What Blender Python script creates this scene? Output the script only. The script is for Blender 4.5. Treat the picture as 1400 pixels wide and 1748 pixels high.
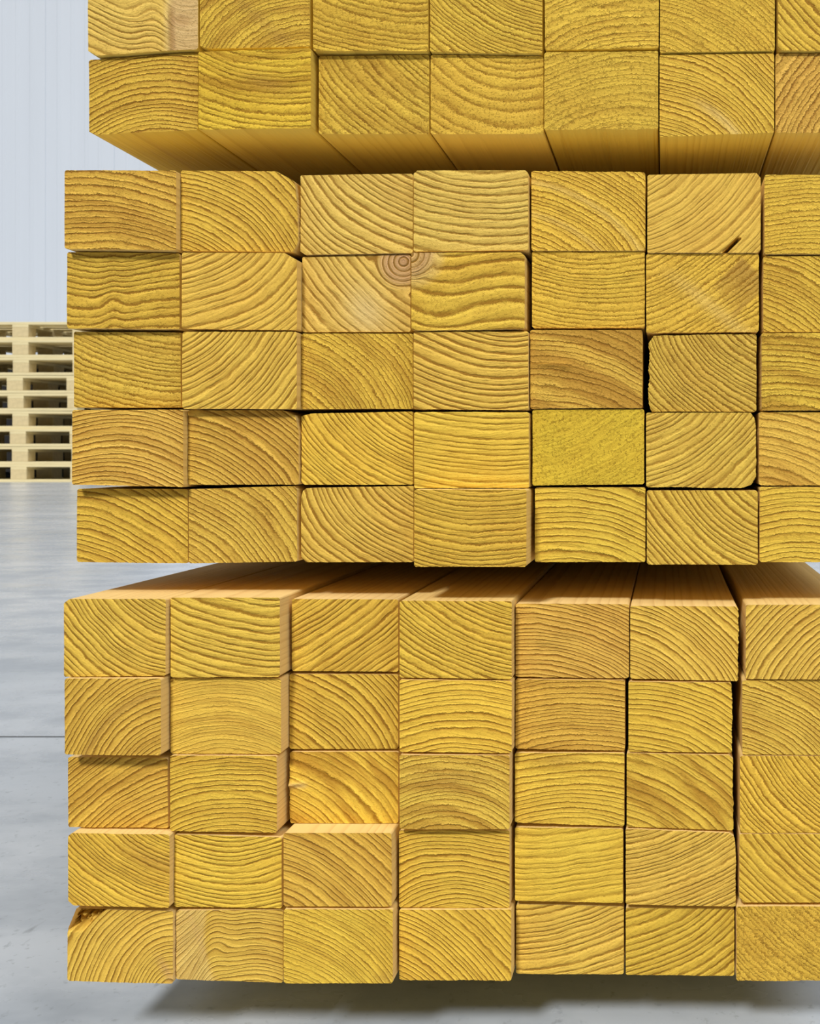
import bpy, math, random
import numpy as np

# ------------------------------------------------------------------ set-up
for o in list(bpy.data.objects):
    bpy.data.objects.remove(o, do_unlink=True)
scene = bpy.context.scene
COL = scene.collection

F = 1700.0            # focal length in image pixels (1400 wide)
D = 0.4604            # distance of the camera from the beam ends
VX, VY = 1135.0, 775.0
H = 0.278             # camera height

cam_d = bpy.data.cameras.new('camera')
cam = bpy.data.objects.new('camera', cam_d)
COL.objects.link(cam)
cam.location = (0, -D, H)
cam.rotation_euler = (math.pi / 2, 0, 0)
cam_d.sensor_fit = 'HORIZONTAL'
cam_d.sensor_width = 36.0
cam_d.lens = F / 1400 * 36.0
cam_d.shift_x = -(VX - 700) / 1400
cam_d.shift_y = -(874 - VY) / 1400
cam_d.clip_start = 0.01
cam_d.clip_end = 200
cam_d.dof.use_dof = True
cam_d.dof.focus_distance = D
cam_d.dof.aperture_fstop = 55
scene.camera = cam

scene.view_settings.view_transform = 'Standard'
scene.view_settings.look = 'None'
scene.view_settings.gamma = 1
scene.view_settings.use_curve_mapping = False
scene.view_settings.exposure = 0.0

world = bpy.data.worlds.new('world')
scene.world = world
world.use_nodes = True
bg = world.node_tree.nodes['Background']
bg.inputs[0].default_value = (0.86, 0.92, 1.0, 1)
bg.inputs[1].default_value = 0.045
# the hall around the stacks: dim at eye level, brighter overhead
wt = world.node_tree
tcw = wt.nodes.new('ShaderNodeTexCoord')
sxw = wt.nodes.new('ShaderNodeSeparateXYZ')
rpw = wt.nodes.new('ShaderNodeValToRGB')
wt.links.new(tcw.outputs['Generated'], sxw.inputs[0])
wt.links.new(sxw.outputs[2], rpw.inputs[0])
rpw.color_ramp.elements[0].position = 0.05
rpw.color_ramp.elements[0].color = (0.30, 0.31, 0.33, 1)
rpw.color_ramp.elements[1].position = 0.65
rpw.color_ramp.elements[1].color = (1.15, 1.22, 1.32, 1)
wt.links.new(rpw.outputs[0], bg.inputs[0])

sun_d = bpy.data.lights.new('gate_daylight', 'SUN')
sun_d.energy = 3.1
sun_d.angle = math.radians(9)
sun_d.color = (1.0, 0.975, 0.94)
sun = bpy.data.objects.new('gate_daylight', sun_d)
COL.objects.link(sun)
sun.location = (-2, -6, 5)
EL, AZ = math.radians(42), math.radians(-14)      # elevation, and how far to the left of the camera axis
sun.rotation_euler = (math.pi / 2 - EL, 0, AZ)
fill_d = bpy.data.lights.new('right_fill', 'SUN')  # fill sun added from the right to brighten the timbers' right sides
fill_d.energy = 1.15
fill_d.angle = math.radians(30)
fill_d.color = (1.0, 0.98, 0.96)
fill = bpy.data.objects.new('right_fill', fill_d)
COL.objects.link(fill)
fill.location = (3, -5, 6)
fill.rotation_euler = (math.radians(90 - 46), 0, math.radians(52))


# ------------------------------------------------------------------ material helpers
def lin(c):
    return tuple((v / 255 / 12.92) if v / 255 <= 0.04045 else ((v / 255 + 0.055) / 1.055) ** 2.4 for v in c)


class NT:
    def __init__(self, name):
        self.m = bpy.data.materials.new(name)
        self.m.use_nodes = True
        self.t = self.m.node_tree
        self.b = self.t.nodes['Principled BSDF']

    def n(self, typ, **kw):
        nd = self.t.nodes.new(typ)
        for k, v in kw.items():
            setattr(nd, k, v)
        return nd

    def link(self, a, b):
        self.t.links.new(a, b)

    def put(self, sock, v):
        if hasattr(v, 'is_linked') or hasattr(v, 'links'):
            self.link(v, sock)
        else:
            sock.default_value = v

    def math(self, op, a, b=0.0, c=None, clamp=False):
        nd = self.n('ShaderNodeMath', operation=op)
        nd.use_clamp = clamp
        self.put(nd.inputs[0], a)
        self.put(nd.inputs[1], b)
        if c is not None:
            self.put(nd.inputs[2], c)
        return nd.outputs[0]

    def vmath(self, op, a, b):
        nd = self.n('ShaderNodeVectorMath', operation=op)
        self.put(nd.inputs[0], a)
        self.put(nd.inputs[1], b)
        return nd.outputs[0]

    def noise(self, vec, scale, detail=2.0, rough=0.5):
        nd = self.n('ShaderNodeTexNoise')
        self.put(nd.inputs['Vector'], vec)
        nd.inputs['Scale'].default_value = scale
        nd.inputs['Detail'].default_value = detail
        nd.inputs['Roughness'].default_value = rough
        return nd.outputs[0]

    def ramp(self, fac, stops):
        nd = self.n('ShaderNodeValToRGB')
        self.put(nd.inputs[0], fac)
        el = nd.color_ramp.elements
        while len(el) < len(stops):
            el.new(0.5)
        for e, (p, c) in zip(el, stops):
            e.position = p
            e.color = (c, c, c, 1) if not isinstance(c, tuple) else (*c, 1)
        return nd.outputs[0]

    def mix(self, fac, a, b, mode='MIX'):
        nd = self.n('ShaderNodeMix', data_type='RGBA', blend_type=mode)
        self.put(nd.inputs[0], fac)
        self.put(nd.inputs[6], a if not isinstance(a, tuple) else (*a, 1))
        self.put(nd.inputs[7], b if not isinstance(b, tuple) else (*b, 1))
        return nd.outputs[2]

    def attr(self, name):
        nd = self.n('ShaderNodeAttribute')
        nd.attribute_name = name
        return nd


def beam_material():
    t = NT('sawn_yellow_timber')
    ring = t.attr('ring').outputs['Fac']
    tint = t.attr('tint').outputs['Color']
    par = t.attr('par').outputs['Vector']     # contrast, roughness of saw cut, streaks
    msk = t.attr('mask').outputs['Vector']    # knot, pale wood, brown stain
    side = t.attr('side').outputs['Fac']
    seed = t.attr('seed').outputs['Vector']
    sp = t.n('ShaderNodeSeparateXYZ'); t.link(par, sp.inputs[0])
    sm = t.n('ShaderNodeSeparateXYZ'); t.link(msk, sm.inputs[0])
    tc = t.n('ShaderNodeTexCoord')
    v = t.vmath('MULTIPLY', tc.outputs['Object'], (1.0, 0.03, 1.0))
    v = t.vmath('ADD', v, seed)
    # rings, gently wavering
    w1 = t.math('MULTIPLY', t.math('SUBTRACT', t.noise(v, 70, 1.0), 0.5), 0.3)
    w2 = t.math('MULTIPLY', t.math('SUBTRACT', t.noise(v, 330, 1.0), 0.5), t.math('ADD', 0.16, t.math('MULTIPLY', sp.outputs[1], 0.5)))
    w3 = t.math('MULTIPLY', t.math('SUBTRACT', t.noise(v, 1500, 2.0), 0.5), t.math('MULTIPLY', sp.outputs[1], 0.9))
    f = t.math('ADD', ring, t.math('MULTIPLY', t.math('ADD', t.math('ADD', w1, w2), w3), t.attr('fine').outputs['Fac']))
    fr = t.math('FRACT', f)
    prof = t.ramp(fr, [(0.0, 0.06), (0.08, 0.0), (0.40, 0.10), (0.66, 0.32), (0.80, 0.85), (0.88, 1.0), (0.96, 0.35), (1.0, 0.06)])
    # every ring has its own strength, and it comes and goes along the ring
    idx = t.math('FLOOR', f)
    cv = t.n('ShaderNodeCombineXYZ'); t.link(idx, cv.inputs[0])
    wn = t.n('ShaderNodeTexWhiteNoise', noise_dimensions='3D'); t.link(t.vmath('ADD', cv.outputs[0], seed), wn.inputs[0])
    along = t.noise(v, 150, 2.0)
    strength = t.math('ADD', t.math('MULTIPLY', wn.outputs[0], 0.45), t.math('MULTIPLY', along, 1.1))
    strength = t.math('MULTIPLY', strength, t.math('MULTIPLY', sp.outputs[0], 1.42))
    strength = t.math('MULTIPLY', strength, t.math('SUBTRACT', 1.0, t.math('MULTIPLY', sm.outputs[1], 0.75)))
    rl = t.math('MULTIPLY', prof, strength, clamp=True)
    # thin false rings between the real ones, here and there
    fr2 = t.math('FRACT', t.math('ADD', t.math('MULTIPLY', f, 2.0), 0.35))
    prof2 = t.ramp(fr2, [(0.0, 0.0), (0.62, 0.0), (0.80, 1.0), (0.92, 0.8), (1.0, 0.0)])
    where = t.ramp(t.noise(t.vmath('ADD', v, (3.1, 0.0, 7.7)), 95, 2.0), [(0.48, 0.0), (0.66, 1.0)])
    false_ring = t.math('MULTIPLY', t.math('MULTIPLY', prof2, where), t.math('MULTIPLY', sp.outputs[0], 0.42))
    # pale early wood behind every dark line, a highlight mixed into its colour
    early = t.ramp(fr, [(0.0, 1.0), (0.10, 0.9), (0.34, 0.0), (1.0, 0.0)])
    # bands of tighter, darker late wood that follow the rings
    cb = t.n('ShaderNodeCombineXYZ')
    t.link(t.math('MULTIPLY', f, 0.36), cb.inputs[0])
    v2 = t.vmath('MULTIPLY', v, (26.0, 26.0, 26.0))
    band = t.noise(t.vmath('ADD', cb.outputs[0], v2), 1.0, 2.0)
    band = t.ramp(band, [(0.47, 0.0), (0.60, 1.0)])
    band = t.math('MULTIPLY', band, sp.outputs[2])
    # fine lines that run with the rings
    cg = t.n('ShaderNodeCombineXYZ')
    t.link(t.math('MULTIPLY', f, 3.2), cg.inputs[0])
    grain = t.noise(t.vmath('ADD', cg.outputs[0], t.vmath('MULTIPLY', v, (110.0, 110.0, 110.0))), 1.0, 2.0, 0.6)
    grain = t.ramp(grain, [(0.35, 0.0), (0.70, 1.0)])
    # torn fibres of the saw cut
    st = t.noise(v, 1500, 3.0, 0.65)
    pits = t.ramp(t.noise(v, 900, 3.0, 0.7), [(0.56, 0.0), (0.66, 1.0)])
    pits = t.math('MULTIPLY', pits, t.math('ADD', t.math('MULTIPLY', sp.outputs[1], 0.8), 0.10))
    patch = t.noise(v, 45, 2.0)
    # colour
    base = t.mix(t.math('MULTIPLY', t.ramp(patch, [(0.35, 0.0), (0.7, 1.0)]), 0.30), tint, t.mix(1.0, tint, (0.93, 0.80, 0.72), 'MULTIPLY'))
    base = t.mix(t.math('MULTIPLY', sm.outputs[1], 0.85), base, lin((232, 203, 132)))
    front_dark = t.mix(1.0, base, (0.36, 0.25, 0.09), 'MULTIPLY')
    base = t.mix(t.math('MULTIPLY', band, 0.80), base, t.mix(1.0, base, (0.56, 0.44, 0.36), 'MULTIPLY'))
    base = t.mix(t.math('MULTIPLY', sm.outputs[2], 0.75), base, lin((158, 118, 58)))
    base = t.mix(t.math('MULTIPLY', sm.outputs[0], 0.85), base, lin((196, 152, 116)))
    c = t.mix(t.math('MULTIPLY', rl, 0.95), base, front_dark)
    c = t.mix(t.math('MULTIPLY', grain, 0.36), c, front_dark)
    c = t.mix(false_ring, c, front_dark)
    c = t.mix(t.math('MULTIPLY', t.math('MULTIPLY', early, strength), 0.55), c, t.mix(1.0, base, (1.16, 1.14, 1.30), 'MULTIPLY'))
    c = t.mix(t.math('MULTIPLY', pits, 0.45), c, front_dark)
    # planed long sides: the yellow dye is thinner there
    sidec = t.mix(t.attr('peach').outputs['Fac'], t.mix(0.6, tint, lin((226, 202, 82))), lin((245, 213, 150)))
    sl = t.math('MULTIPLY', t.math('MULTIPLY', prof, strength), 0.30)
    sidec = t.mix(sl, sidec, t.mix(1.0, sidec, (0.62, 0.48, 0.34), 'MULTIPLY'))
    c = t.mix(side, c, sidec)
    hs = t.n('ShaderNodeHueSaturation'); hs.inputs['Value'].default_value = 1.0
    t.link(c, hs.inputs['Color'])
    t.link(t.math('ADD', 0.93, t.math('MULTIPLY', st, 0.16)), hs.inputs['Value'])
    t.link(hs.outputs[0], t.b.inputs['Base Color'])
    t.b.inputs['Roughness'].default_value = 0.72
    t.b.inputs['Specular IOR Level'].default_value = 0.25
    # relief
    h = t.math('MULTIPLY', t.math('MULTIPLY', rl, -1.0), 1.0)
    h = t.math('ADD', h, t.math('MULTIPLY', st, t.math('ADD', 0.35, t.math('MULTIPLY', sp.outputs[1], 0.9))))
    h = t.math('SUBTRACT', h, t.math('MULTIPLY', pits, 0.7))
    h = t.math('SUBTRACT', h, t.math('MULTIPLY', grain, 0.5))
    h = t.math('SUBTRACT', h, t.math('MULTIPLY', false_ring, 0.8))
    h = t.math('MULTIPLY', h, t.math('SUBTRACT', 1.0, t.math('MULTIPLY', side, 0.88)))
    bp = t.n('ShaderNodeBump')
    bp.inputs['Strength'].default_value = 0.85
    bp.inputs['Distance'].default_value = 0.00055
    t.link(h, bp.inputs['Height'])
    t.link(bp.outputs[0], t.b.inputs['Normal'])
    return t.m


def floor_material():
    t = NT('polished_concrete')
    tc = t.n('ShaderNodeTexCoord')
    v = tc.outputs['Object']
    v1 = t.vmath('MULTIPLY', v, (1.0, 1.6, 1.0))
    big = t.noise(v1, 1.1, 4.0, 0.6)
    mid = t.noise(v1, 7.0, 5.0, 0.6)
    fine = t.noise(v, 160, 3.0, 0.6)
    c = t.mix(t.ramp(big, [(0.32, 0.0), (0.68, 1.0)]), lin((164, 174, 186)), lin((210, 217, 226)))
    c = t.mix(t.math('MULTIPLY', t.ramp(mid, [(0.44, 0.0), (0.62, 1.0)]), 0.6), c, lin((150, 160, 172)))
    c = t.mix(t.math('MULTIPLY', t.ramp(fine, [(0.60, 0.0), (0.72, 1.0)]), 0.4), c, lin((120, 126, 132)))
    # scattered dark specks and short scratches
    sc = t.noise(t.vmath('MULTIPLY', v, (40.0, 13.0, 1.0)), 1.0, 3.0, 0.75)
    c = t.mix(t.math('MULTIPLY', t.ramp(sc, [(0.67, 0.0), (0.72, 1.0)]), 0.5), c, lin((112, 116, 120)))
    t.link(c, t.b.inputs['Base Color'])
    r = t.math('ADD', 0.12, t.math('MULTIPLY', mid, 0.30))
    t.link(r, t.b.inputs['Roughness'])
    bp = t.n('ShaderNodeBump')
    bp.inputs['Strength'].default_value = 0.35
    bp.inputs['Distance'].default_value = 0.0012
    t.link(t.math('ADD', mid, t.math('MULTIPLY', fine, 0.15)), bp.inputs['Height'])
    t.link(bp.outputs[0], t.b.inputs['Normal'])
    return t.m


def plain(name, rgb, rough=0.6, var=0.06, scale=8.0, stretch=(1, 1, 1)):
    t = NT(name)
    tc = t.n('ShaderNodeTexCoord')
    v = t.vmath('MULTIPLY', tc.outputs['Object'], stretch)
    n = t.noise(v, scale, 3.0)
    a = lin(rgb)
    b = tuple(x * (1 - var * 3) for x in a)
    t.link(t.mix(n, a, b), t.b.inputs['Base Color'])
    t.b.inputs['Roughness'].default_value = rough
    return t.m


M_BEAM = beam_material()
M_FLOOR = floor_material()
M_WALL = plain('white_sheet_cladding', (206, 214, 224), 0.45, 0.03, 1.5, (2.5, 1, 0.15))
M_TRIM = plain('grey_cladding_flashing', (200, 206, 214), 0.5)
M_JOINT = plain('dark_joint_filler', (96, 100, 104), 0.8)
M_PINE = plain('pallet_pine', (236, 220, 170), 0.75, 0.10, 6.0, (1, 1, 6))
M_BLOCK = plain('pallet_chip_block', (226, 206, 156), 0.8, 0.12, 30.0)
M_BEARER = plain('bearer_wood', (190, 160, 100), 0.8, 0.1, 20.0)


# ------------------------------------------------------------------ mesh helpers
def mesh_obj(name, verts, faces, mat, parent=None):
    me = bpy.data.meshes.new(name)
    me.from_pydata(verts, [], faces)
    me.materials.append(mat)
    me.update()
    o = bpy.data.objects.new(name, me)
    COL.objects.link(o)
    if parent:
        o.parent = parent
    return o


def box_data(x0, x1, y0, y1, z0, z1, b=0.0):
    """box with chamfered edges, as verts and faces (built in bmesh)"""
    import bmesh
    bm = bmesh.new()
    bmesh.ops.create_cube(bm, size=1.0)
    for v in bm.verts:
        v.co.x = x0 + (v.co.x + 0.5) * (x1 - x0)
        v.co.y = y0 + (v.co.y + 0.5) * (y1 - y0)
        v.co.z = z0 + (v.co.z + 0.5) * (z1 - z0)
    if b:
        bmesh.ops.bevel(bm, geom=bm.edges[:], offset=b, segments=1, affect='EDGES')
    return bm


def box_obj(name, dims, mat, parent=None, b=0.0):
    bm = box_data(*dims, b=b)
    me = bpy.data.meshes.new(name)
    bm.to_mesh(me)
    bm.free()
    me.materials.append(mat)
    o = bpy.data.objects.new(name, me)
    COL.objects.link(o)
    if parent:
        o.parent = parent
    return o


def struct(o):
    o['kind'] = 'structure'
    return o


# ------------------------------------------------------------------ the hall
FX0, FX1, FY0, FY1 = -16.0, 14.0, -8.0, 15.0
struct(box_obj('floor', (FX0, FX1, FY0, FY1, -0.2, 0.0), M_FLOOR))
# back wall of white profiled sheet: one mesh, shallow vertical ribs every 0.5 m and a panel seam every 1 m
WALL_Y = 14.0
prof = []
x = FX0
while x < FX1 - 1e-6:
    prof += [(x, 0.0), (x + 0.006, 0.006), (x + 0.012, 0.0)]           # seam groove
    for k in range(1, 5):
        c = x + 0.2 * k
        prof += [(c - 0.03, 0.0), (c - 0.02, -0.004), (c + 0.02, -0.004), (c + 0.03, 0.0)]
    x += 1.0
prof.append((FX1, 0.0))
vs, fs = [], []
for (px, py) in prof:
    vs += [(px, WALL_Y + py, 0.0), (px, WALL_Y + py, 9.5)]
for i in range(len(prof) - 1):
    a = 2 * i
    fs.append((a, a + 2, a + 3, a + 1))
n0 = len(vs)
vs += [(FX0, WALL_Y + 0.15, 0), (FX1, WALL_Y + 0.15, 0), (FX1, WALL_Y + 0.15, 9.5), (FX0, WALL_Y + 0.15, 9.5)]
fs.append((n0 + 1, n0, n0 + 3, n0 + 2))
struct(mesh_obj('wall_back', vs, fs, M_WALL))
struct(box_obj('baseboard_back', (FX0, FX1, WALL_Y - 0.03, WALL_Y - 0.006, 0.0, 0.15), M_TRIM))
# sawn joints in the slab, filled flush
jy = D * H * (F / D) / (1258 - VY) - D
struct(box_obj('trim_1', (FX0, FX1, jy - 0.0014, jy + 0.0014, -0.002, 0.0004), M_JOINT))
struct(box_obj('trim_2', (FX0, FX1, jy + 5.0, jy + 5.004, -0.002, 0.0004), M_JOINT))

# ------------------------------------------------------------------ beams
TONE = {
    # (dyed pine: the same yellow throughout, a little paler, browner or greener from piece to piece)
    'y': (234, 196, 70), 'Y': (236, 202, 56), 'p': (231, 199, 102), 'g': (226, 189, 68),
    'o': (227, 184, 84), 'b': (216, 176, 72), 'r': (224, 190, 78), 'k': (230, 193, 84),
}
# bundle > row > seven beams: x0, x1, top left, top right, bottom left, bottom right (photo pixels),
# step towards the viewer in mm, direction and distance of the pith (degrees, pixels), ring spacing (pixels),
# tone, contrast, roughness, streaks, words
B = {}
B['upper'] = [
 [
  (150,338,-40,-48, 96, 84, 3,  75,270,13,'p',.75,.35,.1,'pale knotty beam with a peach strip along its right side'),
  (341,529,-52,-54, 84, 80, 3, 300,200, 8,'g',.75,.6,.9,'golden beam with fine rising rings and brown diagonal streaks'),
  (534,731,-50,-48, 87, 88, 3,  76,300,12,'y',.75,.8,.4,'rough yellow beam with sagging broken rings'),
  (734,926,-46,-44, 89, 92, 2,  60,300, 8,'y',1.0,.5,.3,'yellow beam with tight dark rings falling to the right'),
  (930,1125,-50,-52, 86, 82, 2, 285,230,12,'y',.6,.9,.35,'coarse yellow beam with faint arched rings'),
  (1126.5,1323,-45,-48, 90, 87, 2, 240,260, 9,'y',.6,.8,.3,'yellow beam with fuzzy fine rings curving down to the right'),
  (1328,1520,-48,-48, 87, 87, 2,  50,350,13,'y',1.0,.4,.1,'yellow beam with bold well-spaced diagonal rings'),
 ], [
  (152,338,102, 89,231,222, 1, 281,330,10,'g',1.0,.5,.4,'golden beam with even arched rings and slanting left edge'),
  (338.5,531,88, 82,222,219, 5,  80,350,12,'Y',.75,.6,.9,'bright yellow beam with brown smudges over sagging rings'),
  (544,733, 96, 93,229,229, 0,  45,280,14,'g',.8,.7,.5,'golden beam with steep wide rings and rough grooves'),
  (735,928, 93, 96,229,229, 0,  72,200,20,'y',.7,1.,.3,'yellow beam with wide bowl-shaped rings and torn fibres'),
  (929,1124,89, 86,223,222, 2, 282,260,12,'y',.45,1.,.1,'woolly yellow beam with barely visible arched rings'),
  (1126,1322,93, 91,235,227, 1, 238,210, 9,'y',1.0,.4,.1,'yellow beam with crisp curved rings and a pale arc'),
  (1324,1520,91, 90,228,229, 0, 315,260,13,'o',.8,.8,.3,'orange-tinted beam with rough rising rings'),
 ]]
B['middle'] = [
 [
  (110,302,290,291,425,428, 7, 262,430,12,'b',.9,.5,.6,'brownish gold beam with nearly level wavy rings'),
  (308,510,291,292,428,430, 3, 235,240,10,'g',1.0,.3,.2,'golden beam with a clipped top right corner and curved rings'),
  (512,705,299,296,436,433, 1,  52,270,13,'p',.9,.25,.2,'pale beam with clean rings sweeping down to the right'),
  (706,902,291,290,430,427, 5,  85,300,15,'p',.85,.3,.1,'pale beam with wide shallow bowl-shaped rings'),
  (907,1102,291,293,428,428, 1, 238,270, 9,'y',.9,.5,.3,'yellow beam with pale stripes between downward curving rings'),
  (1105,1299,298,295,432,432, 2, 128,290,11,'o',.55,.15,.1,'smooth orange beam with a dark split at its lower right'),
  (1305,1499,298,298,434,434, 1, 268,480,10,'y',.7,.6,.2,'yellow beam with tight level rings'),
 ], [
  (114,307,430,432,561,562, 3,  92,650,13,'g',1.0,.45,.1,'golden beam whose level rings kink upward in the middle'),
  (310,509,430,431,562,564, 6, 120,250,14,'k',.8,.2,.1,'pale gold beam with thin rings rising to the right'),
  (514,701,438,434,567,567, 0,  45,500,15,'p',.9,.2,.1,'pale beam with a brown knot in its upper right corner'),
  (702,896,431,430,565,562, 6,  88,520,21,'g',.95,.45,.3,'beam with a pinkish knot corner and few wide wavy rings'),
  (908,1101,429,429,560,560, 0,  85,300, 9,'y',.75,.6,.3,'yellow beam with many fine shallow bowl-shaped rings'),
  (1103,1296,433,433,569,567, 1, 120,330,10,'y',.7,.6,.1,'yellow beam with a brown diamond-shaped stain'),
  (1303,1497,437,437,567,567, 0, 235,260, 9,'g',.85,.5,.4,'golden beam with dense rings falling to the right'),
 ], [
  (126,309,566,567,696,696, 0,  75,300,10,'r',.8,.6,.3,'greenish yellow beam, set back, with wavy bowl-shaped rings'),
  (311,509,566,566,699,699, 6, 130,250,11,'k',.85,.15,.1,'smooth honey beam with thin rings rising to the right'),
  (512,705,569,569,699,698, 1, 225,200, 9,'g',.8,.5,.6,'dull gold beam with quarter-circle rings around its lower left'),
  (706,902,566,565,699,701, 5,  80,360,13,'k',1.1,.15,.0,'honey beam with bold evenly spaced sagging rings'),
  (905,1097,563,563,698,697, 2, 255,340,13,'b',.75,.6,.9,'brown-streaked beam with a small bump and arched rings'),
  (1106,1292,572,570,703,703, 1,  42,270, 9,'r',1.0,.4,.2,'beam with a ragged left edge and dense steep rings'),
  (1300,1493,568,568,701,701, 1, 262,380,12,'g',.9,.6,.9,'golden beam with dark broken level bands'),
 ], [
  (123,315,699,698,828,832, 6, 262,270,10,'o',1.1,.3,.5,'orange-brown beam with dense arched rings'),
  (319,510,700,700,828,828, 2, 235,240,11,'b',1.0,.3,.5,'brown-gold beam with a broken upper right corner'),
  (514,705,706,702,828,828, 0,  50,250, 9,'y',.9,.2,.1,'light yellow beam with tight rings bending to the right'),
  (707,903,703,703,834,834, 5,  85,420,11,'y',.7,.15,.0,'smooth yellow beam with soft evenly spaced sagging rings'),
  (909,1100,699,698,829,827, 1, 112,420, 8,'Y',.25,1.,.1,'bright yellow beam with a stippled face without clear rings'),
  (1103,1292,704,704,832,834, 2, 125,310,12,'k',.7,.3,.4,'honey beam with rounded right corners and rising rings'),
  (1296,1490,703,703,829,829, 0, 250,290,19,'k',.7,.5,.8,'honey beam with wide speckled bands curving downward'),
 ], [
  (131,321,834,835,960,962, 0, 248,310,13,'g',.9,.35,.4,'golden beam with wide rings sloping to the right'),
  (322,508,835,829,962,959, 1, 230,310,11,'b',.85,.4,.5,'brown-gold beam with close diagonal rings'),
  (514,706,833,829,960,960, 0,  45,270,11,'k',1.0,.2,.1,'honey beam with rounded left corners and sweeping rings'),
  (707,899,835,835,968,968,15,  85,360,10,'g',.8,.3,.2,'golden beam jutting forward below its neighbours, rings sagging'),
  (913,1102,832,832,960,960, 1, 260,290,12,'y',.9,.3,.1,'yellow beam with regular arched rings'),
  (1104,1294,837,837,964,964, 2,  45,250,12,'r',1.0,.3,.2,'beam with dark curved rings wrapping its upper right'),
  (1297,1488,831,831,960,960, 1, 265,360,12,'y',.8,.35,.2,'yellow beam with gentle arched rings and faint fuzz'),
 ]]
B['lower'] = [
 [
  (109,283,1022,1022,1156,1154,14,  52,210,10,'r',1.0,.2,.0,'greenish gold beam with rings flowing from top left to right'),
  (291,478,1020,1020,1157,1156,11,  76,270,14,'r',.9,.2,.0,'greenish gold beam with wide sagging rings, pale right side'),
  (498,680,1022,1023,1146,1147, 1, 126,420,12,'g',.9,.2,.3,'golden beam with rings climbing in gentle waves'),
  (682,874,1025,1026,1157,1160, 8,  65,310,10,'y',.95,.3,.2,'yellow beam with rings falling then levelling to the right'),
  (880,1074,1030,1031,1156,1158, 0, 255,290, 8,'o',1.1,.2,.3,'orange beam with very dense arched rings'),
  (1076,1262,1034,1035,1159,1163, 0, 235,230,10,'k',1.0,.2,.3,'orange-gold beam with a wavy right edge by the wide gap'),
  (1273,1470,1032,1032,1160,1160, 1, 312,230,11,'k',.9,.2,.1,'pale gold beam with rings fanning up to the right'),
 ], [
  (110,275,1158,1158,1289,1290,16, 312,180, 9,'b',.9,.2,.4,'brownish beam with wide pale right side and quarter-circle rings'),
  (291,480,1158,1158,1287,1287, 9, 268,260, 7,'r',.45,.2,.4,'dull smooth beam with faint dense arched rings'),
  (494,680,1150,1151,1279,1279, 0, 228,290,11,'g',.95,.25,.3,'golden beam with bold even diagonal rings'),
  (682,874,1160,1162,1284,1286, 8, 272,310,12,'y',.8,.25,.1,'light yellow beam with thin broken arched rings'),
  (880,1067,1159,1161,1279,1282, 0, 275,350, 9,'b',.8,.3,.5,'brown-tinted beam with close level rings and a faint crease'),
  (1073,1251,1163,1165,1283,1285, 0, 252,290,11,'g',.8,.25,.2,'golden beam with sloping rings and torn right edge at gap'),
  (1267,1465,1161,1161,1289,1289, 0, 235,270, 9,'r',.85,.3,.4,'dull gold beam with dense diagonal rings'),
 ], [
  (116,287,1292,1294,1414,1416, 8, 305,290,11,'b',.9,.25,.5,'brown-gold beam with straight rings climbing to the right'),
  (290,473,1289,1290,1421,1424,10, 275,230,10,'g',.85,.25,.4,'golden beam with rainbow-shaped rings and pale right side'),
  (494,680,1283,1283,1408,1408, 0, 232,230,15,'y',.8,.3,1.,'yellow beam with broad brown bands curving downward'),
  (682,870,1288,1289,1416,1416, 8, 265,180, 9,'r',.8,.4,.9,'olive-stained beam with a dark smudge across arched rings'),
  (879,1066,1285,1285,1405,1412, 0, 272,380,12,'g',.8,.3,.3,'golden beam with nearly level rings and olive tinge on top'),
  (1070,1253,1285,1289,1412,1418, 0, 240,310,15,'g',.75,.3,1.,'golden beam with brown dashes between wide sloping rings'),
  (1263,1460,1290,1290,1422,1422, 0,  45,310, 9,'y',1.0,.35,.1,'yellow beam with tight shiny rings bending to the right'),
 ], [
  (116,291,1418,1420,1546,1550,13,  58,270, 8,'y',.85,.2,.3,'yellow beam with fine rings and a brown upper right band'),
  (296,481,1424,1429,1548,1551, 9,  88,340,10,'y',.85,.2,.0,'yellow beam with even shallow bowl-shaped rings'),
  (484,669,1419,1419,1548,1548,11, 236,330,12,'b',.8,.25,.6,'brown-shaded beam jutting forward with a bright top lip'),
  (681,870,1417,1417,1550,1551, 4, 270,230,10,'g',.85,.2,.1,'golden beam with regular arches and a small vertical crease'),
  (879,1064,1412,1414,1538,1542,-1,  96,400,12,'y',.5,.2,.0,'smooth yellow beam with soft faint level rings'),
  (1068,1257,1414,1421,1544,1548, 0, 112,350, 9,'k',.8,.2,.1,'honey beam with a chewed top edge and rings rising right'),
  (1262,1458,1423,1423,1541,1541, 0,  48,270,12,'y',.9,.25,.2,'yellow beam with well-spaced rings falling to the right'),
 ], [
  (115,297,1551,1555,1675,1680,10, 318,150,11,'k',.8,.15,.0,'corner beam with splintered upper left corner and swirling rings'),
  (299,483,1554,1553,1672,1678, 8, 286,160, 9,'k',.8,.15,.3,'beam with a smooth pale wedge at left and curling rings'),
  (484,671,1552,1552,1680,1679,11, 238,310, 8,'g',.65,.3,.3,'matt golden beam with fine sloping rings'),
  (681,873,1552,1552,1674,1675, 5, 232,270,10,'y',.9,.25,.3,'yellow beam with quarter-arc rings and a frayed bottom edge'),
  (881,1065,1543,1547,1663,1664,-4, 101,430,12,'k',.8,.2,.1,'honey beam with peach top and rings rising gently right'),
  (1068,1254,1549,1551,1665,1666,-3, 118,390,13,'g',.85,.25,.2,'golden beam with wide rings rising to the right'),
  (1257,1453,1547,1547,1675,1675, 0,  50,520, 9,'y',.6,1.,.2,'yellow beam with a rough stippled saw-marked face'),
 ]]
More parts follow.
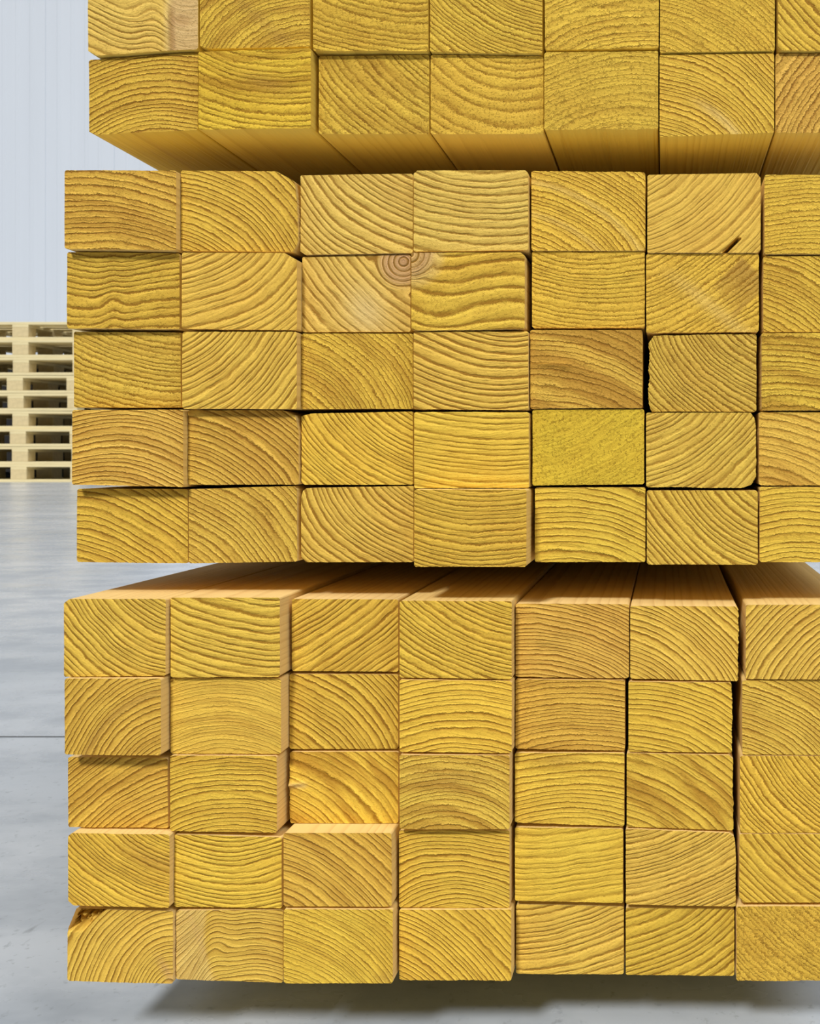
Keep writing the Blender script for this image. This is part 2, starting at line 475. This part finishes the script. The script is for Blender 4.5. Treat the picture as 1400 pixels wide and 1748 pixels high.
# wane and broken corners in pixels: (corner, dx, dy)
CUT = {
 ('upper',1,0):[('bl',12,5)], ('upper',0,0):[('bl',16,9)], ('upper',0,1):[('bl',20,5)],
 ('upper',1,1):[('br',-9,10)],
 ('middle',0,1):[('tr',38,20),('br',9,14),('tr',6,60)], ('middle',1,1):[('tr',21,12)],
 ('middle',3,1):[('tr',28,12),('tr',8,36)], ('middle',0,5):[('tr',7,9),('br',6,6)],
 ('middle',3,5):[('tr',10,14),('br',14,20),('br',26,9),('tr',4,26)],
 ('middle',4,2):[('tl',9,7),('bl',9,8),('tl',4,16)], ('middle',4,1):[('tr',6,6)],
 ('middle',2,5):[('tl',9,16),('bl',7,12)], ('middle',0,2):[('bl',8,6)],
 ('middle',3,2):[('tl',18,4),('bl',5,5)], ('middle',1,3):[('tr',7,6)], ('middle',0,3):[('tl',6,5),('tr',5,5)],
 ('lower',0,0):[('tl',9,7)], ('lower',3,0):[('tl',6,5),('bl',9,8)],
 ('lower',4,0):[('tl',14,34)], ('lower',3,5):[('tr',12,9),('tr',4,30)],
 ('lower',3,6):[('bl',6,9)], ('lower',2,5):[('tr',8,8)],
}
# ragged sides: amplitude in pixels for left, right, top, bottom
RAG = {
 ('middle',2,5):(4.5,1,1.5,.8), ('lower',0,5):(0,4.0,.5,1), ('lower',1,5):(0,3.0,.5,.5),
 ('lower',2,5):(0,2.5,.6,1), ('lower',3,5):(.8,2,1.6,.5), ('middle',0,1):(.4,3,1,.5),
 ('upper',1,4):(.5,.5,1.5,3), ('upper',1,5):(.4,.4,.6,1.8), ('upper',1,6):(.4,.4,.6,2.2),
 ('upper',0,3):(.6,.6,.5,1.5), ('upper',0,2):(.8,.8,.5,1.2), ('middle',1,4):(.5,.5,.5,1.6),
 ('middle',1,5):(.5,.8,.5,1.4), ('lower',4,3):(.8,.4,.5,1.8), ('lower',4,2):(.8,.8,.6,1.3),
 ('lower',4,6):(.8,.4,.6,1.6), ('middle',1,0):(.8,.5,.5,1.4), ('middle',3,5):(.4,1.8,.6,1.6),
 ('middle',1,1):(.8,.4,.4,1.2), ('middle',2,4):(.4,.4,.4,1.2), ('lower',1,4):(.4,.4,.4,1.4),
 ('lower',2,4):(.4,.4,.4,1.6), ('middle',0,4):(.4,.4,1.4,.4), ('lower',2,2):(1.4,.3,.3,.8),
 ('middle',3,2):(1.5,.3,.8,.6), ('middle',4,1):(.3,1.2,.6,.6), ('middle',0,2):(1.2,.3,.6,.6),
 ('upper',0,1):(.4,.4,.4,1.6), ('lower',4,0):(.5,1.6,.5,1.2), ('lower',4,1):(1.4,.3,.5,1.0),
}


def w_of(px, p):
    return (px - VX) * (D - p) / F


def z_of(py, p):
    return H - (py - VY) * (D - p) / F


GAP = 0.00012
cells = {}
for bn, rows in B.items():
    g = []
    for r, row in enumerate(rows):
        line = []
        for c, t in enumerate(row):
            p = t[6] / 1000.0
            line.append(dict(k=(bn, r, c), p=p, x0=w_of(t[0], p), x1=w_of(t[1], p), tl=z_of(t[2], p), tr=z_of(t[3], p),
                             bl=z_of(t[4], p), br=z_of(t[5], p), t=t))
        for a, b in zip(line, line[1:]):
            ov = a['x1'] - b['x0'] + GAP
            if ov > 0:
                a['x1'] -= ov / 2
                b['x0'] += ov / 2
        g.append(line)
    for _ in range(3):
        for up, lo in zip(g, g[1:]):
            for u in up:
                for l in lo:
                    xa, xb = max(u['x0'], l['x0']), min(u['x1'], l['x1'])
                    if xb <= xa:
                        continue
                    worst = 0
                    for x in (xa, xb):
                        zu = u['bl'] + (u['br'] - u['bl']) * (x - u['x0']) / (u['x1'] - u['x0'])
                        zl = l['tl'] + (l['tr'] - l['tl']) * (x - l['x0']) / (l['x1'] - l['x0'])
                        worst = max(worst, zl - zu + GAP)
                    if worst > 0:
                        u['bl'] += worst / 2; u['br'] += worst / 2
                        l['tl'] -= worst / 2; l['tr'] -= worst / 2
    cells[bn] = g

# timbers widen further back, closing the gaps so no light shows through
for bn, g in cells.items():
    for r, line in enumerate(g):
        for i, c in enumerate(line):
            c['bx0'] = c['x0'] if i == 0 else (line[i - 1]['x1'] + c['x0']) / 2 + 0.00004
            c['bx1'] = c['x1'] if i == len(line) - 1 else (line[i + 1]['x0'] + c['x1']) / 2 - 0.00004

PX = D / F          # size of a photo pixel at the beam ends
NX, NZ = 64, 46
BACK = 2.4


def smooth_noise(rng, n, k):
    pts = rng.uniform(-1, 1, k + 3)
    x = np.linspace(0, k, n)
    i = np.floor(x).astype(int)
    f = x - i
    f = f * f * (3 - 2 * f)
    return pts[i] * (1 - f) + pts[i + 1] * f


def wob(rng, U, V, amp, fr=1.6):
    s = np.zeros_like(U)
    for _ in range(4):
        a = rng.uniform(0, 2 * math.pi)
        q = rng.uniform(0.5, 1.0) * fr
        s += np.sin(2 * math.pi * q * (U * math.cos(a) + V * math.sin(a)) + rng.uniform(0, 6.3))
    return s * amp / 2.2


def sstep(a, b, x):
    t = np.clip((x - a) / (b - a), 0, 1)
    return t * t * (3 - 2 * t)


def ring_field(key, t, X, Z, rng):
    """ring number, knot, pale and stain masks on the grid; X, Z are pixels from the face's centre, Z upward"""
    ang, dist, sp = math.radians(t[7]), t[8], t[9]
    cx, cz = dist * math.cos(ang), dist * math.sin(ang)
    r = np.hypot(X - cx, Z - cz)
    U, V = X / 190, Z / 190
    f = r / (sp * 0.87)
    f = f + (wob(rng, U, V, 0.50, 1.0) + wob(rng, U, V, 0.07, 3.5)) * min(1, 11 / sp)
    # ring widths are never even
    f = f + 0.45 * np.sin(f * 0.6 + rng.uniform(0, 6)) + 0.15 * np.sin(f * 1.7 + rng.uniform(0, 6))
    knot = np.zeros_like(X); pale = np.zeros_like(X); stain = np.zeros_like(X)
    k = key
    if k == ('upper', 0, 0):
        pale = sstep(30, 48, X) * 1.0
        knot = sstep(42, 55, X) * 0.45
        d = np.abs(X - 52 - 0.0006 * (Z + 10) ** 2 + 4)
        stain = (1 - sstep(2, 9, d)) * sstep(30, -5, Z) + (1 - sstep(6, 16, np.hypot((X - 66) * .8, Z + 12))) * 0.6
        f = f + 2.0 * np.exp(-((X - 20) / 30) ** 2)
    if k == ('upper', 1, 5):
        rr = np.hypot(X - cx, Z - cz)
        pale = np.exp(-((rr - dist - -28) / 8) ** 2) * 0.6 * sstep(-60, 0, X)
    if k == ('middle', 0, 4):
        rr = np.hypot(X - cx, Z - cz)
        pale = np.exp(-((rr - dist - 12) / 6) ** 2) * 0.35 + np.exp(-((rr - dist + 42) / 5) ** 2) * 0.3
    if k == ('middle', 1, 0):
        f = f + 0.7 * np.exp(-((X + 18) / 16) ** 2) * (0.6 + 0.4 * sstep(60, -40, Z))
    if k == ('middle', 1, 2):
        kd = np.hypot(X - 80, (Z - 55) * 1.0)
        m = 1 - sstep(38, 62, kd)
        f0 = f[np.unravel_index(np.argmin(np.hypot(X - 42, Z - 22)), X.shape)]
        f = f * (1 - m) + (f0 - 5.5 + kd / 9 + 0.2 * wob(rng, U, V, 1, 3)) * m
        knot = (1 - sstep(30, 52, kd)) * 0.8
        stain = (1 - sstep(3, 16, kd)) * 0.8
        pale = np.exp(-(((X - 10 + 0.2 * Z) / 34) ** 2 + ((Z + 30) / 42) ** 2)) * 1.0
    if k == ('middle', 1, 3):
        kd = np.hypot(X + 98, (Z - 62))
        knot = (1 - sstep(28, 50, kd)) * 0.7
        m = 1 - sstep(30, 52, kd)
        f0 = f[np.unravel_index(np.argmin(np.hypot(X + 62, Z - 35)), X.shape)]
        f = f * (1 - m) + (f0 + kd / 9 - 5) * m
        pale = (1 - sstep(8, 26, np.abs(kd - 40))) * 0.5
        f = f + 1.0 * np.sin(X / 36) * 0.35
    if k == ('middle', 1, 5):
        a = ((X - 55) + (Z - 8)) / 1.414
        b = ((X - 55) - (Z - 8)) / 1.414
        stain = (1 - sstep(34, 40, np.abs(a - 10))) * (1 - sstep(26, 32, np.abs(b - 0))) * (0.35 + 0.45 * sstep(-40, 60, a + Z * .6))
        e = np.abs(b - 30)
        stain = np.maximum(stain, (1 - sstep(2, 7, e)) * (1 - sstep(40, 50, np.abs(a - 10))) * 0.7)
        pale = np.exp(-(((X - 10) + (Z + 18) * 1.2) / 20) ** 2) * sstep(60, 0, Z) * 0.35
    if k == ('upper', 0, 1):
        a = (X + Z * 1.1) / 1.4
        stain = np.exp(-((a + 8) / 12) ** 2) * 0.45
    if k == ('upper', 1, 1):
        stain = np.exp(-((Z - 18 + 0.35 * X) / 16) ** 2) * np.exp(-((X - 15) / 50) ** 2) * 0.5
    if k == ('lower', 2, 3):
        stain = np.exp(-((Z - 22) / 20) ** 2) * np.exp(-((X + 5) / 60) ** 2) * 0.5
    if k == ('lower', 2, 4):
        stain = np.exp(-((Z - 48) / 9) ** 2) * np.exp(-((X + 20) / 45) ** 2) * 0.5
    if k == ('lower', 1, 0):
        rr = np.hypot(X - cx, Z - cz)
        stain = np.exp(-((rr - dist) / 6) ** 2) * 0.6
    if k == ('lower', 3, 0):
        rr = np.hypot(X - cx, Z - cz)
        stain = np.exp(-((rr - dist + 40) / 14) ** 2) * 0.5 * sstep(-30, 50, X)
    if k == ('lower', 4, 2):
        stain = np.exp(-(((X - 78) / 16) ** 2 + ((Z + 52) / 12) ** 2)) * 0.6
    if k == ('lower', 4, 0):
        f = f + 3.2 * np.exp(-(((X - 70) / 42) ** 2 + ((Z + 70) / 75) ** 2)) * -1
        knot = np.exp(-(((X - 82 + 0.55 * (Z + 50)) / 9) ** 2)) * sstep(0, -45, Z) * 0.45
        stain = knot * 0.6
    if k == ('lower', 4, 1):
        e = X + 62 - 0.0 - 0.42 * (-Z) + 4
        wedge = 1 - sstep(-4, 5, X + 50 + 0.40 * Z - 0.0025 * (Z + 60) ** 2)
        pale = wedge * 0.5
        knot = wedge * 0.04 + np.exp(-((X + 46 + 0.40 * Z) / 5) ** 2) * 0.15
        f = f * (1 - 0 * wedge) + np.exp(-((X + 30) / 26) ** 2) * -2.2
    return f, np.clip(knot, 0, 1), np.clip(pale, 0, 1), np.clip(stain, 0, 1)


WORD_COL = ['leftmost', 'second', 'third', 'fourth', 'fifth', 'sixth', 'rightmost']
WORD_ROW = {'upper': ['upper row', 'lower row'],
            'middle': ['top row', 'second row', 'third row', 'fourth row', 'bottom row'],
            'lower': ['top row', 'second row', 'third row', 'fourth row', 'bottom row']}


def place_words(bn, r, c):
    return '%s stack %s, %s' % (bn, WORD_ROW[bn][r], WORD_COL[c])


def build_beam(cell):
    bn, r, c = cell['k']
    t = cell['t']
    rng = np.random.default_rng(1000 * ['upper', 'middle', 'lower'].index(bn) + 37 * r + 5 * c + 11)
    u = np.linspace(0, 1, NX + 1)
    w = np.linspace(0, 1, NZ + 1)
    U, W = np.meshgrid(u, w)                                  # W from bottom to top
    x0, x1 = cell['x0'], cell['x1']
    X = x0 + (x1 - x0) * U
    zb = cell['bl'] + (cell['br'] - cell['bl']) * U
    zt = cell['tl'] + (cell['tr'] - cell['tl']) * U
    Z = zb + (zt - zb) * W
    cxm, czm = (x0 + x1) / 2, (cell['bl'] + cell['br'] + cell['tl'] + cell['tr']) / 4
    width, height = x1 - x0, (cell['tl'] + cell['tr'] - cell['bl'] - cell['br']) / 2
    # cut corners (a small rounding on every one of them)
    cuts = [(q, 2.2, 2.2) for q in ('tl', 'tr', 'bl', 'br')] + [k for k in CUT.get(cell['k'], [])]
    for q, dx, dz in cuts:
        if dx < 0:
            continue
        dx *= PX; dz *= PX
        a = (X - x0) if q[1] == 'l' else (x1 - X)
        b = (zt - Z) if q[0] == 't' else (Z - zb)
        tt = a / dx + b / dz
        k = np.where(tt < 1, (1 - tt) / 2, 0)
        X = X + k * dx * (1 if q[1] == 'l' else -1)
        Z = Z + k * dz * (-1 if q[0] == 't' else 1)
    # ragged, slightly wandering edges that only ever eat into the beam
    rl, rr, rt, rb = RAG.get(cell['k'], (.55, .6, .7, 1.0))
    def rag(n, amp):
        s = 0.6 * smooth_noise(rng, n, 11) + 0.55 * rng.uniform(-1, 1, n) + 0.5 * smooth_noise(rng, n, 4)
        return np.clip(s * 0.5 + 0.5, 0, 2) * amp * PX
    fl = np.clip(1 - U * NX / 6, 0, 1) ** 1.0; fr_ = np.clip(1 - (1 - U) * NX / 6, 0, 1)
    fb = np.clip(1 - W * NZ / 6, 0, 1); ft = np.clip(1 - (1 - W) * NZ / 6, 0, 1)
    X = X + rag(NZ + 1, rl)[:, None] * fl - rag(NZ + 1, rr)[:, None] * fr_
    Z = Z + rag(NX + 1, rb)[None, :] * fb - rag(NX + 1, rt)[None, :] * ft
    lx, lz = (X - cxm) / PX, (Z - czm) / PX
    f, knot, pale, stain = ring_field(cell['k'], t, lx, lz, rng)
    # front surface: saw cut is nearly flat, slightly out of square
    Yf = -cell['p'] + 0.00012 * wob(rng, lx / 190, lz / 190, 1.0, 2.0)
    if cell['k'] == ('middle', 0, 5):       # split at the lower right
        ax, az, bx, bz = 34, -68, 58, -44
        tt = np.clip(((lx - ax) * (bx - ax) + (lz - az) * (bz - az)) / ((bx - ax) ** 2 + (bz - az) ** 2), 0, 1)
        d = np.hypot(lx - ax - tt * (bx - ax), lz - az - tt * (bz - az))
        Yf = Yf + 0.012 * (1 - sstep(0.8, 3.6, d))
    if cell['k'] == ('lower', 4, 0):        # splintered corner
        a = lx + 91; b = 62 - lz
        m = (1 - sstep(0.75, 1.0, b / 34 * 0.9 + np.maximum(a - 30, 0) / 40 * 1.0)) 
        Yf = Yf + m * (0.004 + 0.003 * rng.uniform(0, 1, m.shape) + 0.003 * (np.sin(lx * .5 + lz * .3) > 0))
        stain = np.clip(stain + m * 0.15, 0, 1)
    if cell['k'] == ('middle', 2, 4):       # small bump
        Yf = Yf - 0.0012 * np.exp(-(((lx + 38) / 9) ** 2 + ((lz - 5) / 7) ** 2)) - 0.001 * np.exp(-(((lx + 60) / 26) ** 2 + ((lz - 8) / 3.5) ** 2))
    if cell['k'] == ('lower', 2, 2):        # lifted splinter
        Yf = Yf - 0.0018 * np.exp(-((lz - 6 - 0.12 * (lx + 90)) / 4.5) ** 2) * sstep(-50, -92, lx)
        pale = np.clip(pale + np.exp(-((lz - 4) / 5) ** 2) * sstep(-55, -75, lx), 0, 1)
    # local coordinates: origin on the beam's front end, at the middle of its underside
    ox, oy, oz = cxm, -cell['p'], min(cell['bl'], cell['br'])
    n = (NX + 1) * (NZ + 1)
    P = np.stack([X - ox, Yf - oy, Z - oz], -1).reshape(-1, 3)
    idx = np.arange(n).reshape(NZ + 1, NX + 1)
    faces = []
    a = idx[:-1, :-1].ravel(); b_ = idx[:-1, 1:].ravel(); c_ = idx[1:, 1:].ravel(); d_ = idx[1:, :-1].ravel()
    faces += np.stack([a, b_, c_, d_], -1).tolist()
    loop = np.concatenate([idx[0, :-1], idx[:-1, -1], idx[-1, :0:-1], idx[:0:-1, 0]])
    m = len(loop)
    # loops along the beam: duplicated edge (hard edge, other attributes), then back
    ctr = np.array([0, 0, P[:, 2].mean()])
    rings = []
    base = P[loop]
    clean = base.copy()
    # further back the torn edge becomes the clean planed edge
    depth = [0.0, 0.0006, 0.006, 0.10, 0.30, BACK] if cell['k'][:2] != ('upper', 0) else [0.0, 0.0006, 0.004, 0.02, 0.30, BACK]
    e0, e1 = base[:, 0].min(), base[:, 0].max()
    allv = [P]
    for i, dd in enumerate(depth):
        q = base.copy()
        q[:, 1] = dd if i > 0 else base[:, 1]
        if dd > 0.015 and cell['k'][:2] == ('upper', 0):
            q[:, 0] = (q[:, 0] - e0) / (e1 - e0) * (cell['bx1'] - cell['bx0']) + cell['bx0'] - ox + 0.0008
        elif dd > 0.2:
            q[:, 0] = (q[:, 0] - e0) / (e1 - e0) * (cell['bx1'] - cell['bx0']) + cell['bx0'] - ox
        if dd > 1:
            q[:, 0] += 0.006          # far ends shifted sideways to block light through the seams
        allv.append(q)
        rings.append(n + i * m + np.arange(m))
    for i in range(len(depth) - 1):
        r0, r1 = rings[i], rings[i + 1]
        nx0, nx1 = np.roll(r0, -1), np.roll(r1, -1)
        faces += np.stack([r1, nx1, nx0, r0], -1)[:, ::-1].tolist() if False else np.stack([r0, r1, nx1, nx0], -1).tolist()
    # back end
    cap = n + len(depth) * m
    V = np.concatenate(allv)
    faces.append(rings[-1][::-1].tolist() if False else rings[-1].tolist())
    me = bpy.data.meshes.new('sawn_timber')
    me.from_pydata(V.tolist(), [], faces)
    N = len(V)
    fcol = f.reshape(-1)
    fall = np.concatenate([fcol] + [fcol[loop]] * len(depth))
    at = me.attributes.new('ring', 'FLOAT', 'POINT'); at.data.foreach_set('value', fall.astype(np.float32))
    at = me.attributes.new('side', 'FLOAT', 'POINT')
    s = np.ones(N, np.float32); s[:n] = 0; at.data.foreach_set('value', s)
    tone = 0.7 * np.array(lin(TONE[t[10]])) * 1.04 + 0.3 * np.array(lin((232, 193, 72))) * 1.04
    tone = tone * (1 + rng.uniform(-0.05, 0.05)) * (1 + rng.uniform(-0.02, 0.02, 3))
    at = me.attributes.new('fine', 'FLOAT', 'POINT')
    at.data.foreach_set('value', np.full(N, 10.0 / t[9], np.float32))
    at = me.attributes.new('peach', 'FLOAT', 'POINT')
    at.data.foreach_set('value', np.full(N, {'upper': 0.15, 'middle': 0.6, 'lower': 0.8}[bn] + rng.uniform(-.1, .1), np.float32))
    at = me.attributes.new('tint', 'FLOAT_COLOR', 'POINT')
    at.data.foreach_set('color', np.tile(np.append(tone, 1), N).astype(np.float32))
    at = me.attributes.new('par', 'FLOAT_VECTOR', 'POINT')
    at.data.foreach_set('vector', np.tile(np.array([t[11], t[12], t[13]]), N).astype(np.float32))
    at = me.attributes.new('seed', 'FLOAT_VECTOR', 'POINT')
    at.data.foreach_set('vector', np.tile(rng.uniform(0, 20, 3), N).astype(np.float32))
    mk = np.stack([knot, pale, stain], -1).reshape(-1, 3)
    mk = np.concatenate([mk] + [mk[loop] * 0.3] * len(depth))
    at = me.attributes.new('mask', 'FLOAT_VECTOR', 'POINT'); at.data.foreach_set('vector', mk.reshape(-1).astype(np.float32))
    me.materials.append(M_BEAM)
    me.update()
    o = bpy.data.objects.new('sawn_timber', me)
    COL.objects.link(o)
    o.location = (ox, oy, oz)
    o['label'] = t[14] + ', ' + place_words(bn, r, c)
    o['category'] = 'timber'
    o['group'] = 'yellow sawn timbers of the %s stack' % bn
    return o


for bn in ('upper', 'middle', 'lower'):
    for line in cells[bn]:
        for cell in line:
            build_beam(cell)


# ------------------------------------------------------------------ bearers that carry the stacks (deep in the dark gaps)
def bearer(y, z0, z1, label, group):
    xa, xb = cells['middle'][0][0]['x0'] + 0.03, cells['middle'][0][6]['x1'] - 0.01
    o = box_obj('wooden_bearer', (-(xb - xa) / 2, (xb - xa) / 2, -0.03, 0.03, 0, z1 - z0), M_BEARER, b=0.0008)
    o.location = ((xa + xb) / 2, y, z0)
    o['label'] = label
    o['category'] = 'bearer'
    o['group'] = group


def low(bn, r):
    return min(min(c['bl'], c['br']) for c in cells[bn][r])


def high(bn, r):
    return max(max(c['tl'], c['tr']) for c in cells[bn][r])


for (za, zb, nm) in ((0.0, low('lower', 4), 'floor and the lower stack'), (high('lower', 0), low('middle', 4), 'lower and middle stacks'),
                     (high('middle', 0), low('upper', 1), 'middle and upper stacks')):
    for y, wd in ((0.24, 'nearer'), (1.9, 'farther')):
        bearer(y, za, zb, wd + ' flat wooden bearer in the dark gap between the ' + nm, 'bearers between the ' + nm)

# ------------------------------------------------------------------ stacked pallets in the distance
PS = 1.22
PY = F * H / (823 - VY) - D           # front of the pallets on the floor


def make_pallet():
    root = bpy.data.objects.new('wooden_pallet', None)
    COL.objects.link(root)
    L, Wd = 1.2 * 1.02, 0.8 * PS
    s = PS
    zb, zk, zs, zd = 0.022 * s, 0.100 * s, 0.122 * s, 0.144 * s
    ys = [(0, 0.1 * s), ((Wd - 0.145 * s) / 2, (Wd + 0.145 * s) / 2), (Wd - 0.1 * s, Wd)]
    xs = [(-L / 2, -L / 2 + 0.1), (-0.08, 0.08), (L / 2 - 0.1, L / 2)]
    for (a, b) in ys:
        box_obj('bottom_board', (-L / 2, L / 2, a, b, 0, zb), M_PINE, root, b=0.002)
        for (c, d) in xs:
            box_obj('block', (c, d, a, b, zb, zk), M_BLOCK, root, b=0.003)
    for (c, d) in xs:
        box_obj('stringer_board', (c, d, 0, Wd, zk, zs), M_PINE, root, b=0.002)
    yy = [0, 0.185, 0.3275, 0.5125, 0.655]
    ww = [0.145, 0.1, 0.145, 0.1, 0.145]
    for a, b in zip(yy, ww):
        box_obj('deck_board', (-L / 2, L / 2, a * s, (a + b) * s, zs, zd), M_PINE, root, b=0.002)
    return root


rnd = random.Random(4)
ORD = ['lowest', 'second', 'third', 'fourth', 'fifth', 'sixth', 'seventh', 'eighth', 'topmost']
jit = [32, 34, 31, 34, 26, 25, 36, 35, 34]
src = make_pallet()
for i in range(9):
    if i == 0:
        root = src
    else:
        root = src.copy()
        COL.objects.link(root)
        for ch in list(src.children):
            q = ch.copy()
            COL.objects.link(q)
            q.parent = root
    root.location = ((jit[i] - VX) * (PY + D) / F, PY + rnd.uniform(-0.008, 0.008), i * (0.144 * PS + 0.0004))
    root.rotation_euler = (0, 0, rnd.uniform(-0.008, 0.008))
    if i == 0:
        lb = 'lowest pale pine pallet of the distant pile, standing on the concrete floor'
    elif i == 8:
        lb = 'topmost pale pine pallet of the distant pile, against the white wall'
    else:
        lb = 'pale pine pallet in the distant pile, %s from the floor' % ORD[i]
    root['label'] = lb
    root['category'] = 'pallet'
    root['group'] = 'pallets stacked by the back wall'

# dark box added behind the pallets only to turn their openings black
M_BLOCKER = plain('blocker_black', (26, 24, 24), 0.85)
M_BLOCKER_TRIM = plain('blocker_trim_black', (34, 31, 30), 0.85)
blocker = bpy.data.objects.new('opening_blocker', None)
COL.objects.link(blocker)
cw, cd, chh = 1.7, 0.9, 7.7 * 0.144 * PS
box_obj('body', (-cw / 2, cw / 2, 0, cd, 0.08, chh - 0.05), M_BLOCKER, blocker, b=0.004)
box_obj('blocker_lid', (-cw / 2 - 0.02, cw / 2 + 0.02, -0.02, cd + 0.02, chh - 0.05, chh), M_BLOCKER_TRIM, blocker, b=0.004)
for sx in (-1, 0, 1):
    box_obj('blocker_batten', (sx * (cw / 2 - 0.06) - 0.05, sx * (cw / 2 - 0.06) + 0.05, -0.02, 0.0, 0.08, chh - 0.05), M_BLOCKER_TRIM, blocker, b=0.003)
    box_obj('blocker_runner', (sx * (cw / 2 - 0.06) - 0.05, sx * (cw / 2 - 0.06) + 0.05, 0, cd, 0, 0.08), M_BLOCKER_TRIM, blocker, b=0.003)
blocker.location = ((20 - VX) * (PY + D) / F - 0.45, PY + 0.8 * PS + 0.12, 0)
blocker['label'] = 'dark crate behind the distant pallets, added to make their openings black'
blocker['category'] = 'blocker'
